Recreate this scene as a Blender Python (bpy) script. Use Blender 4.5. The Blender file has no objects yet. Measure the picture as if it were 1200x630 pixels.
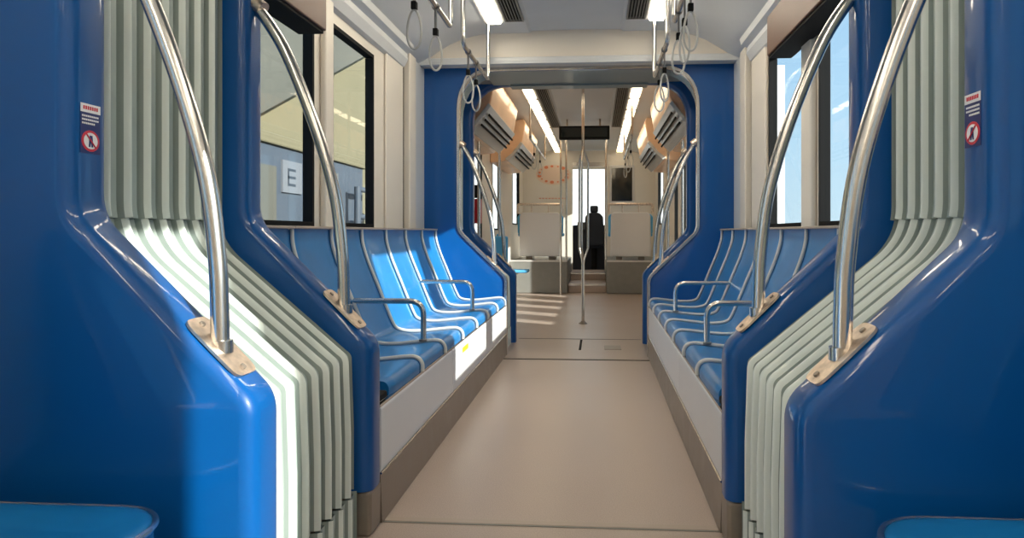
import bpy, math, random
from mathutils import Vector, Matrix
random.seed(4)
SC = bpy.context.scene
COL = SC.collection
CX = -0.16            # world X of the tram's centre line
W = 1.24              # half width inside
PI = math.pi

# ------------------------------------------------------------ materials
def srgb(r, g, b):
    f = lambda c: (c/255/12.92) if c/255 <= .04045 else ((c/255+.055)/1.055)**2.4
    return (f(r), f(g), f(b), 1)

def mat(name, col, rough=.5, metal=0, coat=0, noise=0, nscale=8, bump=0, bscale=60, aniso=None, emit=None, estr=0, spec=.5, rnoise=0):
    m = bpy.data.materials.new(name); m.use_nodes = True
    nt = m.node_tree; b = nt.nodes['Principled BSDF']
    b.inputs['Base Color'].default_value = col
    b.inputs['Roughness'].default_value = rough
    b.inputs['Metallic'].default_value = metal
    b.inputs['Coat Weight'].default_value = coat
    b.inputs['Coat Roughness'].default_value = .06
    b.inputs['Specular IOR Level'].default_value = spec
    tc = nt.nodes.new('ShaderNodeTexCoord')
    if noise or rnoise:
        n = nt.nodes.new('ShaderNodeTexNoise'); n.inputs['Scale'].default_value = nscale
        n.inputs['Detail'].default_value = 6
        if aniso:
            mp = nt.nodes.new('ShaderNodeMapping'); mp.inputs['Scale'].default_value = aniso
            nt.links.new(tc.outputs['Object'], mp.inputs['Vector']); nt.links.new(mp.outputs[0], n.inputs['Vector'])
        else:
            nt.links.new(tc.outputs['Object'], n.inputs['Vector'])
        if noise:
            r = nt.nodes.new('ShaderNodeValToRGB')
            r.color_ramp.elements[0].position = .3; r.color_ramp.elements[1].position = .7
            r.color_ramp.elements[0].color = tuple(c*(1-noise) for c in col[:3])+(1,)
            r.color_ramp.elements[1].color = tuple(min(1, c*(1+noise)) for c in col[:3])+(1,)
            nt.links.new(n.outputs['Fac'], r.inputs[0]); nt.links.new(r.outputs[0], b.inputs['Base Color'])
        if rnoise:
            mr = nt.nodes.new('ShaderNodeMapRange'); mr.inputs['To Min'].default_value = max(0, rough-rnoise); mr.inputs['To Max'].default_value = rough+rnoise
            mr.inputs['From Min'].default_value = .3; mr.inputs['From Max'].default_value = .7
            nt.links.new(n.outputs['Fac'], mr.inputs['Value']); nt.links.new(mr.outputs[0], b.inputs['Roughness'])
    if bump:
        n2 = nt.nodes.new('ShaderNodeTexNoise'); n2.inputs['Scale'].default_value = bscale; n2.inputs['Detail'].default_value = 4
        nt.links.new(tc.outputs['Object'], n2.inputs['Vector'])
        bp = nt.nodes.new('ShaderNodeBump'); bp.inputs['Strength'].default_value = bump; bp.inputs['Distance'].default_value = .01
        nt.links.new(n2.outputs['Fac'], bp.inputs['Height']); nt.links.new(bp.outputs[0], b.inputs['Normal'])
    if emit:
        b.inputs['Emission Color'].default_value = emit; b.inputs['Emission Strength'].default_value = estr
    return m

M = {
 'blue':   mat('blue_gloss_panel', (.0003, .074, .275, 1), .35, coat=.5, spec=.25, noise=.05, nscale=2, bump=.02, bscale=7),
 'seat':   mat('blue_seat_plastic', (.008, .165, .43, 1), .36, coat=.25, spec=.35, noise=.08, nscale=6),
 'piping': mat('pale_seat_piping', srgb(205, 205, 200), .3),
 'seat_trim': mat('beige_seat_trim', srgb(170, 155, 142), .45),
 'steel':  mat('brushed_steel', (.62, .60, .57, 1), .24, 1, noise=.08, nscale=20, aniso=(1, 1, .05)),
 'plate':  mat('worn_steel_warm_reflection', (.72, .60, .50, 1), .36, 1, noise=.25, nscale=40),  # warm tint stands in for orange reflections on the steel
 'darksteel': mat('dark_kick_steel', srgb(148, 138, 128), .36, .55, noise=.12, nscale=9, rnoise=.08),
 'bellows': mat('grey_bellows_rubber', srgb(152, 164, 159), .36, noise=.10, nscale=5, aniso=(1, 1, .3)),
 'hem':    mat('pale_highlight_hem', srgb(222, 230, 225), .28),  # pale tone stands in for the glint along the ridges
 'white':  mat('white_laminate', srgb(222, 222, 224), .32, coat=.2, noise=.02, nscale=3),
 'cream':  mat('cream_wall_panel', srgb(222, 214, 202), .45, noise=.03, nscale=2),
 'ceil':   mat('pale_ceiling_panel', srgb(205, 207, 208), .38, noise=.03, nscale=3),
 'cgrey':  mat('grey_green_lining', srgb(128, 142, 142), .35, coat=.2),
 'black':  mat('black_rubber', srgb(16, 16, 17), .75, spec=.2),
 'grille': mat('grey_vent_metal', srgb(130, 128, 124), .4, .5),
 'brown':  mat('brown_blind_housing', srgb(92, 62, 46), .45, noise=.06, nscale=6),
 'podium': mat('dark_grey_podium_vinyl', srgb(128, 128, 124), .5, noise=.05, nscale=12),
 'pale_peach': mat('pale_peach_field', srgb(226, 200, 180), .5),
 'peach':  mat('warm_lit_housing_panel', srgb(245, 200, 160), .35, coat=.3, noise=.08, nscale=3),  # peach tint holds the warm light falling on the pale housings
 'housing': mat('pale_housing_panel', srgb(205, 203, 200), .3, .2),
 'strap':  mat('grey_strap_webbing', srgb(120, 118, 116), .6),
 'handle': mat('pale_grey_handle', srgb(185, 185, 182), .3),
 'navy':   mat('navy_cab_fabric', srgb(30, 36, 48), .7),
 'screen': mat('dark_screen_glass', srgb(18, 26, 24), .12, coat=.6),
 'red':    mat('red_box_paint', srgb(190, 30, 40), .35),
 'yellow': mat('yellow_sticker', srgb(240, 205, 40), .5),
 'stickw': mat('white_sticker', srgb(235, 235, 238), .4),
 'stickb': mat('navy_sticker', srgb(20, 40, 105), .4),
 'stickr': mat('red_sticker_ring', srgb(200, 40, 60), .4),
 'orange': mat('orange_decal', srgb(222, 130, 90), .5),
 'cyan':   mat('pale_blue_seat_plastic', srgb(90, 180, 235), .4),
 'outwall': mat('beige_station_render', srgb(120, 113, 88), .85, noise=.06, nscale=.8, bump=.1, bscale=30),
 'outgrey': mat('grey_wall_shade_and_panel', srgb(92, 91, 82), .8, noise=.05, nscale=1),  # diagonal wall shade given as a colour; also a kiosk panel
 'outblue': mat('blue_grey_kiosk_paint', srgb(70, 80, 92), .6, noise=.05, nscale=3),
 'ground': mat('grey_paving', srgb(150, 146, 140), .9, noise=.1, nscale=3),
 'outsign': mat('pale_sign_enamel', srgb(112, 116, 122), .6),
 'outgrey2': mat('grey_sign_paint', srgb(45, 52, 62), .6),
 'outwhite': mat('white_sky_glare', srgb(240, 240, 238), .8, noise=.03, nscale=1),  # white of the glaring sky, put into the block's colour
 'far_lamp': mat('warm_far_lamp_diffuser', srgb(255, 250, 220), .4, emit=(1, .82, .56, 1), estr=2.6),
 'lamp':   mat('warm_lamp_diffuser', srgb(255, 250, 220), .4, emit=(1, .90, .72, 1), estr=8.5),
}
# glass pane: a thin pane that lets light through and mirrors at grazing angles
def glass():
    m = bpy.data.materials.new('window_glass'); m.use_nodes = True
    nt = m.node_tree; nt.nodes.clear()
    o = nt.nodes.new('ShaderNodeOutputMaterial'); mx = nt.nodes.new('ShaderNodeMixShader')
    t = nt.nodes.new('ShaderNodeBsdfTransparent'); t.inputs[0].default_value = (.94, .97, .97, 1)
    g = nt.nodes.new('ShaderNodeBsdfGlossy'); g.inputs['Roughness'].default_value = .02
    lw = nt.nodes.new('ShaderNodeLayerWeight'); pw = nt.nodes.new('ShaderNodeMath'); pw.operation = 'POWER'; pw.inputs[1].default_value = 6
    f = nt.nodes.new('ShaderNodeMath'); f.operation = 'MULTIPLY_ADD'; f.inputs[1].default_value = .35; f.inputs[2].default_value = .025
    nt.links.new(lw.outputs['Facing'], pw.inputs[0]); nt.links.new(pw.outputs[0], f.inputs[0])
    nt.links.new(f.outputs[0], mx.inputs[0]); nt.links.new(t.outputs[0], mx.inputs[1]); nt.links.new(g.outputs[0], mx.inputs[2])
    nt.links.new(mx.outputs[0], o.inputs[0]); return m
M['glass'] = glass()
# floor: warm speckled vinyl with a soft sheen
def floor_mat():
    m = mat('warm_grey_vinyl_floor', srgb(174, 157, 146), .33, noise=.07, nscale=2.2, rnoise=.07)
    nt = m.node_tree; b = nt.nodes['Principled BSDF']
    cr = [n for n in nt.nodes if n.type == 'VALTORGB'][0]; cr.color_ramp.elements[0].position = .1; cr.color_ramp.elements[1].position = .9
    for q in [n for n in nt.nodes if n.type == 'MAP_RANGE']: q.inputs['From Min'].default_value = .1; q.inputs['From Max'].default_value = .9
    src = b.inputs['Base Color'].links[0].from_socket
    tc = [n for n in nt.nodes if n.type == 'TEX_COORD'][0]
    n = nt.nodes.new('ShaderNodeTexNoise'); n.inputs['Scale'].default_value = 260
    nt.links.new(tc.outputs['Object'], n.inputs['Vector'])
    r = nt.nodes.new('ShaderNodeValToRGB'); r.color_ramp.elements[0].position = .35; r.color_ramp.elements[1].position = .6
    r.color_ramp.elements[0].color = (.82, .82, .82, 1); r.color_ramp.elements[1].color = (1.04, 1.04, 1.04, 1)
    nt.links.new(n.outputs['Fac'], r.inputs[0])
    mx = nt.nodes.new('ShaderNodeMix'); mx.data_type = 'RGBA'; mx.blend_type = 'MULTIPLY'; mx.inputs[0].default_value = 1
    nt.links.new(src, mx.inputs[6]); nt.links.new(r.outputs[0], mx.inputs[7]); nt.links.new(mx.outputs[2], b.inputs['Base Color'])
    return m
M['floor'] = floor_mat()

# ------------------------------------------------------------ mesh helpers
class MB:
    def __init__(s): s.v = []; s.f = []
    def add(s, vs, fs):
        o = len(s.v); s.v += [tuple(p) for p in vs]; s.f += [tuple(i+o for i in f) for f in fs]; return s
    def box(s, x0, x1, y0, y1, z0, z1):
        if x0 > x1: x0, x1 = x1, x0
        vs = [(x, y, z) for x in (x0, x1) for y in (y0, y1) for z in (z0, z1)]
        return s.add(vs, [(0,1,3,2),(4,6,7,5),(0,4,5,1),(2,3,7,6),(0,2,6,4),(1,5,7,3)])
    def prism(s, prof, y0, y1):                  # prof: list of (x, z)
        n = len(prof)
        a = sum(prof[i][0]*prof[(i+1) % n][1]-prof[(i+1) % n][0]*prof[i][1] for i in range(n))
        if a < 0: prof = prof[::-1]
        vs = [(x, y0, z) for x, z in prof]+[(x, y1, z) for x, z in prof]
        fs = [tuple(range(n)), tuple(range(2*n-1, n-1, -1))]
        fs += [(i, i+n, (i+1) % n+n, (i+1) % n) for i in range(n)]
        return s.add(vs, fs)
    def grid(s, rows, closed=False):             # rows of equal length
        n = len(rows[0]); vs = [p for r in rows for p in r]; fs = []
        for i in range(len(rows)-1):
            for j in range(n if closed else n-1):
                k = (j+1) % n
                fs.append((i*n+j, i*n+k, (i+1)*n+k, (i+1)*n+j))
        return s.add(vs, fs)
    def tube(s, pts, r, seg=12, cap=True, flat=1.0):
        P = [Vector(p) for p in pts]; N = len(P); rows = []
        t0 = (P[1]-P[0]).normalized()
        up = Vector((0, 0, 1)) if abs(t0.z) < .9 else Vector((0, 1, 0))
        nrm = (up-up.dot(t0)*t0).normalized()
        for i in range(N):
            t = ((P[min(i+1, N-1)]-P[i]).normalized()+(P[i]-P[max(i-1, 0)]).normalized())
            t = t.normalized() if t.length > 1e-6 else t0
            nrm = (nrm-nrm.dot(t)*t).normalized(); bn = t.cross(nrm)
            rows.append([P[i]+nrm*(r*math.cos(2*PI*k/seg))+bn*(r*flat*math.sin(2*PI*k/seg)) for k in range(seg)])
        o = len(s.v); s.grid(rows, True)
        if cap:
            s.f.append(tuple(o+k for k in range(seg))[::-1]); s.f.append(tuple(o+(N-1)*seg+k for k in range(seg)))
        return s
    def ring(s, pts, r, seg=8, flat=1.0):        # closed tube
        P = [Vector(p) for p in pts]; N = len(P)
        c = sum(P, Vector())/N; pn = (P[0]-c).cross(P[N//4]-c).normalized(); rows = []
        for i in range(N):
            t = (P[(i+1) % N]-P[i-1]).normalized(); b = t.cross(pn)
            rows.append([P[i]+pn*(r*math.cos(2*PI*k/seg)*flat)+b*(r*math.sin(2*PI*k/seg)) for k in range(seg)])
        rows.append(rows[0]); return s.grid(rows, True)
    def lathe(s, prof, cx, cy, seg=24):          # prof (r, z)
        rows = [[(cx+r*math.cos(2*PI*k/seg), cy+r*math.sin(2*PI*k/seg), z) for k in range(seg)] for r, z in prof]
        return s.grid(rows, True)
    def build(s, name, m, parent=None, smooth=False, bevel=0, angle=40, bseg=2):
        me = bpy.data.meshes.new(name); me.from_pydata(s.v, [], s.f); me.validate()
        me.materials.append(M[m]); 
        import bmesh
        bm = bmesh.new(); bm.from_mesh(me); bmesh.ops.remove_doubles(bm, verts=bm.verts, dist=1e-6)
        bmesh.ops.recalc_face_normals(bm, faces=bm.faces)
        if smooth:
            for f in bm.faces: f.smooth = True
            for e in bm.edges:
                if len(e.link_faces) == 2 and e.calc_face_angle(0) > math.radians(angle): e.smooth = False
        bm.to_mesh(me); bm.free()
        o = bpy.data.objects.new(name, me); COL.objects.link(o)
        if parent is not None:
            o.parent = parent
            o.matrix_parent_inverse = Matrix.Translation(-parent.location) if parent.type == 'EMPTY' else Matrix()
        if bevel:
            md = o.modifiers.new('bevel', 'BEVEL'); md.width = bevel; md.segments = bseg; md.limit_method = 'ANGLE'; md.angle_limit = math.radians(35)
        return o

def thing(name, label, cat, loc=(0, 0, 0), group=None):
    o = bpy.data.objects.new(name, None); o.location = loc; o.empty_display_size = .1; COL.objects.link(o)
    o['label'] = label; o['category'] = cat
    if group: o['group'] = group
    return o
def tag(o, label, cat, group=None):
    o['label'] = label; o['category'] = cat
    if group: o['group'] = group
    return o
def struct(o, label=None, cat=None):
    o['kind'] = 'structure'
    if label: o['label'] = label; o['category'] = cat
    return o
def sthing(name, label, cat, loc=(0, 0, 0)):
    return struct(thing(name, label, cat, loc))
def dup(root, dx=0, dy=0, dz=0, label=None, group=None):
    r = root.copy(); COL.objects.link(r); r.location = (root.location.x+dx, root.location.y+dy, root.location.z+dz)
    if label: r['label'] = label
    if group: r['group'] = group
    for ch in list(root.children):
        c = ch.copy(); COL.objects.link(c); c.parent = r
        for g in ch.children:
            d = g.copy(); COL.objects.link(d); d.parent = c
    return r

def fillet(pts, rad, seg=8):
    out = [pts[0]]
    for i in range(1, len(pts)-1):
        a, p, b = Vector(pts[i-1]), Vector(pts[i]), Vector(pts[i+1]); r = rad[i-1]
        d1 = (a-p).normalized(); d2 = (b-p).normalized()
        ang = d1.angle(d2); t = r/math.tan(ang/2)
        t = min(t, .49*(a-p).length if i > 1 else .95*(a-p).length, .49*(b-p).length if i < len(pts)-2 else .95*(b-p).length)
        p1, p2 = p+d1*t, p+d2*t
        for k in range(seg+1):
            q = k/seg; out.append(tuple(p1*(1-q)**2+p*2*q*(1-q)+p2*q*q))
    out.append(pts[-1]); return out
def smooth_path(pts, n=6):
    P = [Vector(p) for p in pts]; P = [2*P[0]-P[1]]+P+[2*P[-1]-P[-2]]; out = []
    for i in range(1, len(P)-2):
        for k in range(n):
            t = k/n
            out.append(.5*((2*P[i])+(-P[i-1]+P[i+1])*t+(2*P[i-1]-5*P[i]+4*P[i+1]-P[i+2])*t*t+(-P[i-1]+3*P[i]-3*P[i+1]+P[i+2])*t**3))
    out.append(P[-2]); return out

def normals(path):
    out = []
    for i in range(len(path)):
        a = Vector(path[max(i-1, 0)]); b = Vector(path[min(i+1, len(path)-1)])
        t = (b-a).normalized(); out.append((t[1], -t[0]))
    return out

# gangway opening, right half going up, (u, z)
TOPZ = 2.26
def half_path(uo):
    return fillet([(.555, 0), (.555, .615), (uo, .615+(uo-.555)*.97), (uo, TOPZ), (0, TOPZ)], [.10, .12, .32], 8)
def offpt(p, n, d): return (p[0]+n[0]*d, p[1]+n[1]*d)

# ------------------------------------------------------------ gangway frames
def gangway_portal(y0, y1, label, plinth=0.0, trim=None, grey_top=False, top=2.275, uo=.935):
    root = thing('gangway_portal', label, 'gangway frame', (CX, y0, 0))
    R = .035; us = uo if isinstance(uo, tuple) else (uo, uo); uo = us[0]
    def outer(p):
        u, z = p
        if z <= TOPZ-.3201 or u <= .5: return (W, z) if u > .5 else (u, top)
        k = min(1, max(0, math.atan2(z-(TOPZ-.32), u-(uo-.32))/(PI/2)))
        if k <= .5: return (W, z+(top-z)*2*k)
        return (W+(u-W)*(2*k-1), top)
    mb = MB()
    for s in (1, -1):
        uo = us[0] if s < 0 else us[1]; h = half_path(uo); nn = normals(h); rows = []
        for p, n in zip(h, nn):
            p = (p[0], max(p[1], plinth)); o = outer(p); o = (o[0], max(o[1], plinth))
            row = [(o[0], y0)]
            sec = []
            for k in range(5):
                a = k/4*PI/2; sec.append((R*(1-math.sin(a)), y0+R*(1-math.cos(a))))
            for k in range(5):
                a = k/4*PI/2; sec.append((R*(1-math.cos(a)), y1-R*(1-math.sin(a))))
            pts = [(CX+s*o[0], y0, o[1])]
            for d, y in sec:
                q = offpt(p, n, d); q = (q[0], max(min(q[1], top), plinth)); pts.append((CX+s*q[0], y, q[1]))
            pts.append((CX+s*o[0], y1, o[1]))
            rows.append(pts)
        mb.grid(rows)
    mb.build('frame_panel', 'blue', root, smooth=True, angle=50)
    if grey_top:
        MB().box(CX-.60, CX+.60, y0-.012, y1+.01, TOPZ-.012, top+.02).build('lintel', 'cgrey', root, bevel=.004)
    if plinth:
        for s in (1, -1):
            MB().prism([(CX+s*(.555+.004), 0), (CX+s*.557, plinth), (CX+s*W, plinth), (CX+s*W, 0)], y0+.006, y1-.004).build('kick_plate', 'darksteel', root, bevel=.012, bseg=3)
    if trim:
        for s in (1, -1):
            t = MB(); rows = []
            for p, n in zip(h, nn):
                a = offpt(p, n, -.004); b = offpt(p, n, .016)
                a = (a[0], min(a[1], top)); b = (b[0], min(b[1], top))
                rows.append([(CX+s*b[0], y0-.001, b[1]), (CX+s*b[0], y0-.010, b[1]), (CX+s*a[0], y0-.010, a[1]), (CX+s*a[0], y0+.045, a[1])])
            t.grid(rows).build('edge_trim', trim, root, smooth=True, angle=30)
    return root

P0 = (1.40, 1.53); P1 = (2.15, 2.27); P2 = (5.44, 5.56); P3 = (6.05, 6.17)
f0 = gangway_portal(*P0, 'glossy blue gangway frame nearest the camera, with warning stickers on its jambs', plinth=0, uo=(.962, .925))
f1 = gangway_portal(*P1, 'dark blue gangway frame between the near folds and the two benches', plinth=.145, uo=(.962, .95))
f2 = gangway_portal(*P2, 'blue bulkhead frame with pale metal edging at the far end of the benches', plinth=0, trim='steel')
f3 = gangway_portal(*P3, 'navy blue inner frame seen through the bulkhead opening past the benches', plinth=0, grey_top=True)

# stickers on the near frame
def warning_sticker(s, yc, label):
    root = thing('warning_sticker', label, 'sticker', (CX+s*.94, yc, 1.2))
    x = CX+s*(.9615 if s < 0 else .9245); Z0 = 1.20; K = .68; sx = -s
    def pl(name, m, y0, y1, z0, z1, k, mbf=None):
        mb = mbf or MB().box(x+sx*.0006*k, x+sx*.0006*(k+1), y0, y1, z0, z1)
        return mb.build(name, m, root)
    w = .030
    pl('backing', 'stickb', yc-w, yc+w, Z0-.056, Z0+.052, 0)
    pl('heading', 'stickw', yc-w, yc+w, Z0+.034, Z0+.053, 1)
    # a red printed line inside the white heading
    m = MB()
    for i in range(7):
        m.box(x+sx*.0012, x+sx*.0019, yc-w*.75+i*w*.22, yc-w*.75+i*w*.22+w*.14, Z0+.040, Z0+.048)
    m.build('heading_print', 'stickr', root)
    m = MB()
    for r in range(3):
        for i in range(9-2*(r == 2)):
            m.box(x+sx*.0007, x+sx*.0013, yc-w*.85+i*w*.19, yc-w*.85+i*w*.19+w*.13, Z0+.024-r*.008, Z0+.028-r*.008)
    m.build('small_print', 'stickw', root)
    def disc(r0, z, k, name, mm):
        ring = [(x+sx*.0006*k, yc+r0*1.15*math.cos(a), z+r0*math.sin(a)) for a in [2*PI*i/32 for i in range(32)]]
        ring2 = [(x+sx*.0006*(k+1), p[1], p[2]) for p in ring]
        q = MB(); q.grid([ring, ring2], True); o = len(q.v); q.add(ring2, [tuple(range(32))]); return q.build(name, mm, root)
    disc(.0235, Z0-.028, 1, 'red_ring', 'stickr'); disc(.018, Z0-.028, 2, 'white_disc', 'stickw')
    q = MB()  # small standing figure and the bar across it
    q.add([(x+sx*.0021, yc+dy*1.1, Z0-.028+dz*.85) for dy, dz in [(-.004, .014), (.004, .014), (.005, .004), (.006, -.016), (.001, -.016), (0, -.004), (-.002, -.016), (-.007, -.016), (-.005, .004)]], [tuple(range(9))])
    q.build('figure', 'stickb', root)
    q = MB(); q.tube([(x+sx*.0024, yc-.014, Z0-.014), (x+sx*.0024, yc+.014, Z0-.042)], .0016, 6); q.build('bar', 'stickr', root)
warning_sticker(-1, 1.462, 'small warning sticker with a red ring on the left jamb of the nearest frame')
warning_sticker(1, 1.470, 'small warning sticker with a red ring on the right jamb of the nearest frame')

# ------------------------------------------------------------ folding bellows
def fold(t):                       # pleat depth along the bellows: hem, wide band, narrow deep groove
    f = t % 1
    if f < .20: return .10-.32*math.sin(PI*f/.20)
    if f < .66: return .10
    if f < .76: return .10+.90*(f-.66)/.10
    if f < .90: return 1.0
    return 1.0-.90*(f-.90)/.10
def bellows(y0, y1, folds, label, uo=.935):
    h = half_path(uo)
    i = max(k for k, p in enumerate(h) if p[1] < 1.3 and p[0] > .9)
    h = h[:i+1]+[(uo, 1.5), (uo, 1.8)]+h[i+1:]
    h = [h[0], (.555, .155), (.555, .35)]+h[1:]
    nn = normals(h); allp = list(zip(h, nn))
    m1 = next(k for k, (p, n) in enumerate(allp) if p[1] > 1.0 and p[0] > uo-.005)
    sk = [((.555, 0), (1, 0)), ((.555, .150), (1, 0))]
    root = thing('gangway_bellows', label, 'bellows', (CX, y0, 0))
    N = 40; ts = [k/N for k in range(folds*N+1)]
    for s in (-1, 1):
        def rows_for(sel, extra, depth, tt):
            R = []
            for t in tt:
                y = y0+(y1-y0)*t/folds; g = depth*fold(t); row = []
                for p, n in sel:
                    base = .050+.05*min(1, max(0, (p[1]-.5)/.5))+extra
                    q = offpt(p, n, base+g); row.append((CX+s*q[0], y, q[1]))
                R.append(row)
            return R
        for nm, sel, ex, dp in (('bellows_side', allp[1:m1+1], 0, .05), ('upper_bellows', allp[m1:], -.012, .05), ('bellows_skirt', sk, -.008, .035)):
            b = MB(); hm = MB()
            for f in range(folds):
                b.grid(rows_for(sel, ex, dp, [f+.2+.8*k/32 for k in range(33)]))
                hm.grid(rows_for(sel, ex, dp, [f+.2*k/10 for k in range(11)]))
            o = b.build(nm, 'bellows', root, smooth=True, angle=35)
            hm.build('highlight_hems', 'hem', o, smooth=True, angle=50)
    return root
bellows(P0[1], P1[0], 8, 'grey ribbed gangway bellows between the nearest frame and the benches', uo=.95)
bellows(P2[1], P3[0], 8, 'grey ribbed bellows between the bulkhead and the navy inner frame')

# ------------------------------------------------------------ grab poles
PROFL = [(.662, .70), (.664, .80), (.670, .92), (.695, 1.10), (.757, 1.31), (.847, 1.535), (.915, 1.655), (.962, 1.715)]
def grab_pole(s, y, label, flange=True, r=.0195):
    root = thing('grab_pole', label, 'grab pole', (CX+s*.662, y, .70))
    near = y < 3
    P = smooth_path([(CX+s*u, y, z) for u, z in (PROFL[:-1]+[(.955, 1.70) if s > 0 and y < 2 else (.98, 1.735)] if near else PROFL)], 8)
    MB().tube(P, r, 20).build('pole', 'steel', root, smooth=True, angle=60)
    # slanted plate along the frame's shoulder
    d = Vector((s*.355, 0, .35)).normalized(); n = Vector((-s*.35, 0, .355)).normalized(); yv = Vector((0, 1, 0))
    c = Vector((CX+s*.662, y, .7185))
    pl = MB()
    L, Wd, T = .085, .045, .006
    base = []
    for a in range(24):
        th = 2*PI*a/24
        x = math.copysign(abs(math.cos(th))**.35, math.cos(th))*L; z = math.copysign(abs(math.sin(th))**.35, math.sin(th))*Wd
        base.append(c+d*x+yv*z)
    top = [p+n*T for p in base]
    pl.grid([base, top], True); o = len(pl.v); pl.add(top, [tuple(range(24))])
    mp = pl.build('mount_plate', 'plate', root, smooth=True, angle=30)
    cc = c+n*T
    MB().tube([cc-Vector((0, 0, .015)), cc+Vector((0, 0, .012))], r+.003, 20).build('collar', 'steel', root, smooth=True, angle=50)
    for k in (-1, 1):
        b = c+d*(k*.065)+n*T; MB().tube([b, b+n*.004], .007, 10).build('screw', 'darksteel', mp)
    # end fitting on the jamb
    MB().tube([(CX+s*.935, y, 1.70), (CX+s*.965, y, 1.725)] if near else [(CX+s*.905, y, 1.662), (CX+s*.937, y, 1.688)], .026, 18).build('end_fitting', 'plate', root, smooth=True, angle=40)
    return root
names = [('the nearest blue frame', 1.462), ('the frame where the benches begin', 2.205), ('the bulkhead behind the benches', 5.505), ('the navy frame past the bulkhead', 6.11)]
for nm, y in names:
    for s, sd in ((-1, 'left'), (1, 'right')):
        grab_pole(s, y, f'curved steel grab pole on the {sd} of {nm}', r=.0195 if y < 3 else .017)

# ------------------------------------------------------------ benches
SP = [(1.125, .985), (1.122, .93), (1.108, .87), (1.08, .79), (1.03, .67), (.985, .56), (.955, .49), (.93, .452), (.88, .436), (.80, .434), (.70, .444), (.62, .452), (.585, .447), (.568, .425), (.567, .395)]
NS = 7; SY0 = P1[1]+.13; PITCH = (P2[0]-.005-SY0)/NS
SPS = [tuple(p) for p in smooth_path([(u, 0, z) for u, z in SP], 4)]
def bench_seat(s, k, label):
    y0 = SY0+k*PITCH+.004; y1 = SY0+(k+1)*PITCH-.004
    root = thing('passenger_chair', label, 'seat', (CX+s*.85, (y0+y1)/2, .40), 'blue seats of the left bench' if s < 0 else 'blue seats of the right bench')
    N = 12; rows = []; nn = normals([(p[0], p[2]) for p in SPS])
    for i in range(N+1):
        t = i/N; y = y0+(y1-y0)*t
        e = abs(2*t-1)
        dish = .012*(1-e*e)                  # gentle dish across the seat
        edge = .010*max(0, (e-.9)/.1)**2
        row = []
        for j, (p, n) in enumerate(zip(SPS, nn)):
            w = math.sin(PI*j/(len(SPS)-1))
            d = (dish*w+edge); row.append((CX+s*(p[0]+abs(n[0])*d*.8), y, p[2]-abs(n[1])*d*.8))
        rows.append(row)
    m = MB().grid(rows)
    # underside: close it into a shell with thickness
    back = [[(CX+s*min(p[0]+.03, 1.16), y, max(p[2]-.035, .385)) for p in SPS] for y in (y0, y1)]
    m.grid([rows[0], back[0]]); m.grid([back[0], back[1]]); m.grid([back[1], rows[-1]])
    m.grid([[rows[0][0], rows[-1][0]], [back[0][0], back[1][0]]])
    m.grid([[r[0] for r in rows], [(back[0][0][0], r[0][1], back[0][0][2]) for r in rows]])
    m.grid([[r[-1] for r in rows], [(back[0][-1][0], r[-1][1], back[0][-1][2]) for r in rows]])
    shell = m.build('seat_shell', 'seat', root, smooth=True, angle=50)
    # pale ridge on the far edge
    pts = [(CX+s*(p[0]-.004*abs(n[0])), y1+.003, p[2]+.003*abs(n[1])) for p, n in zip(SPS, nn)]
    MB().tube(pts, .0085, 8).build('edge_piping', 'piping', shell, smooth=True)
    MB().box(CX+s*1.105, CX+s*1.165, y0-.003, y1+.003, .985, .997).build('top_trim', 'seat_trim', root, bevel=.003)
    return root
ordn = ['nearest seat', 'second seat from the near frame', 'third seat from the near frame', 'middle seat', 'third seat from the bulkhead', 'second seat from the bulkhead', 'seat against the bulkhead']
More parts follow.
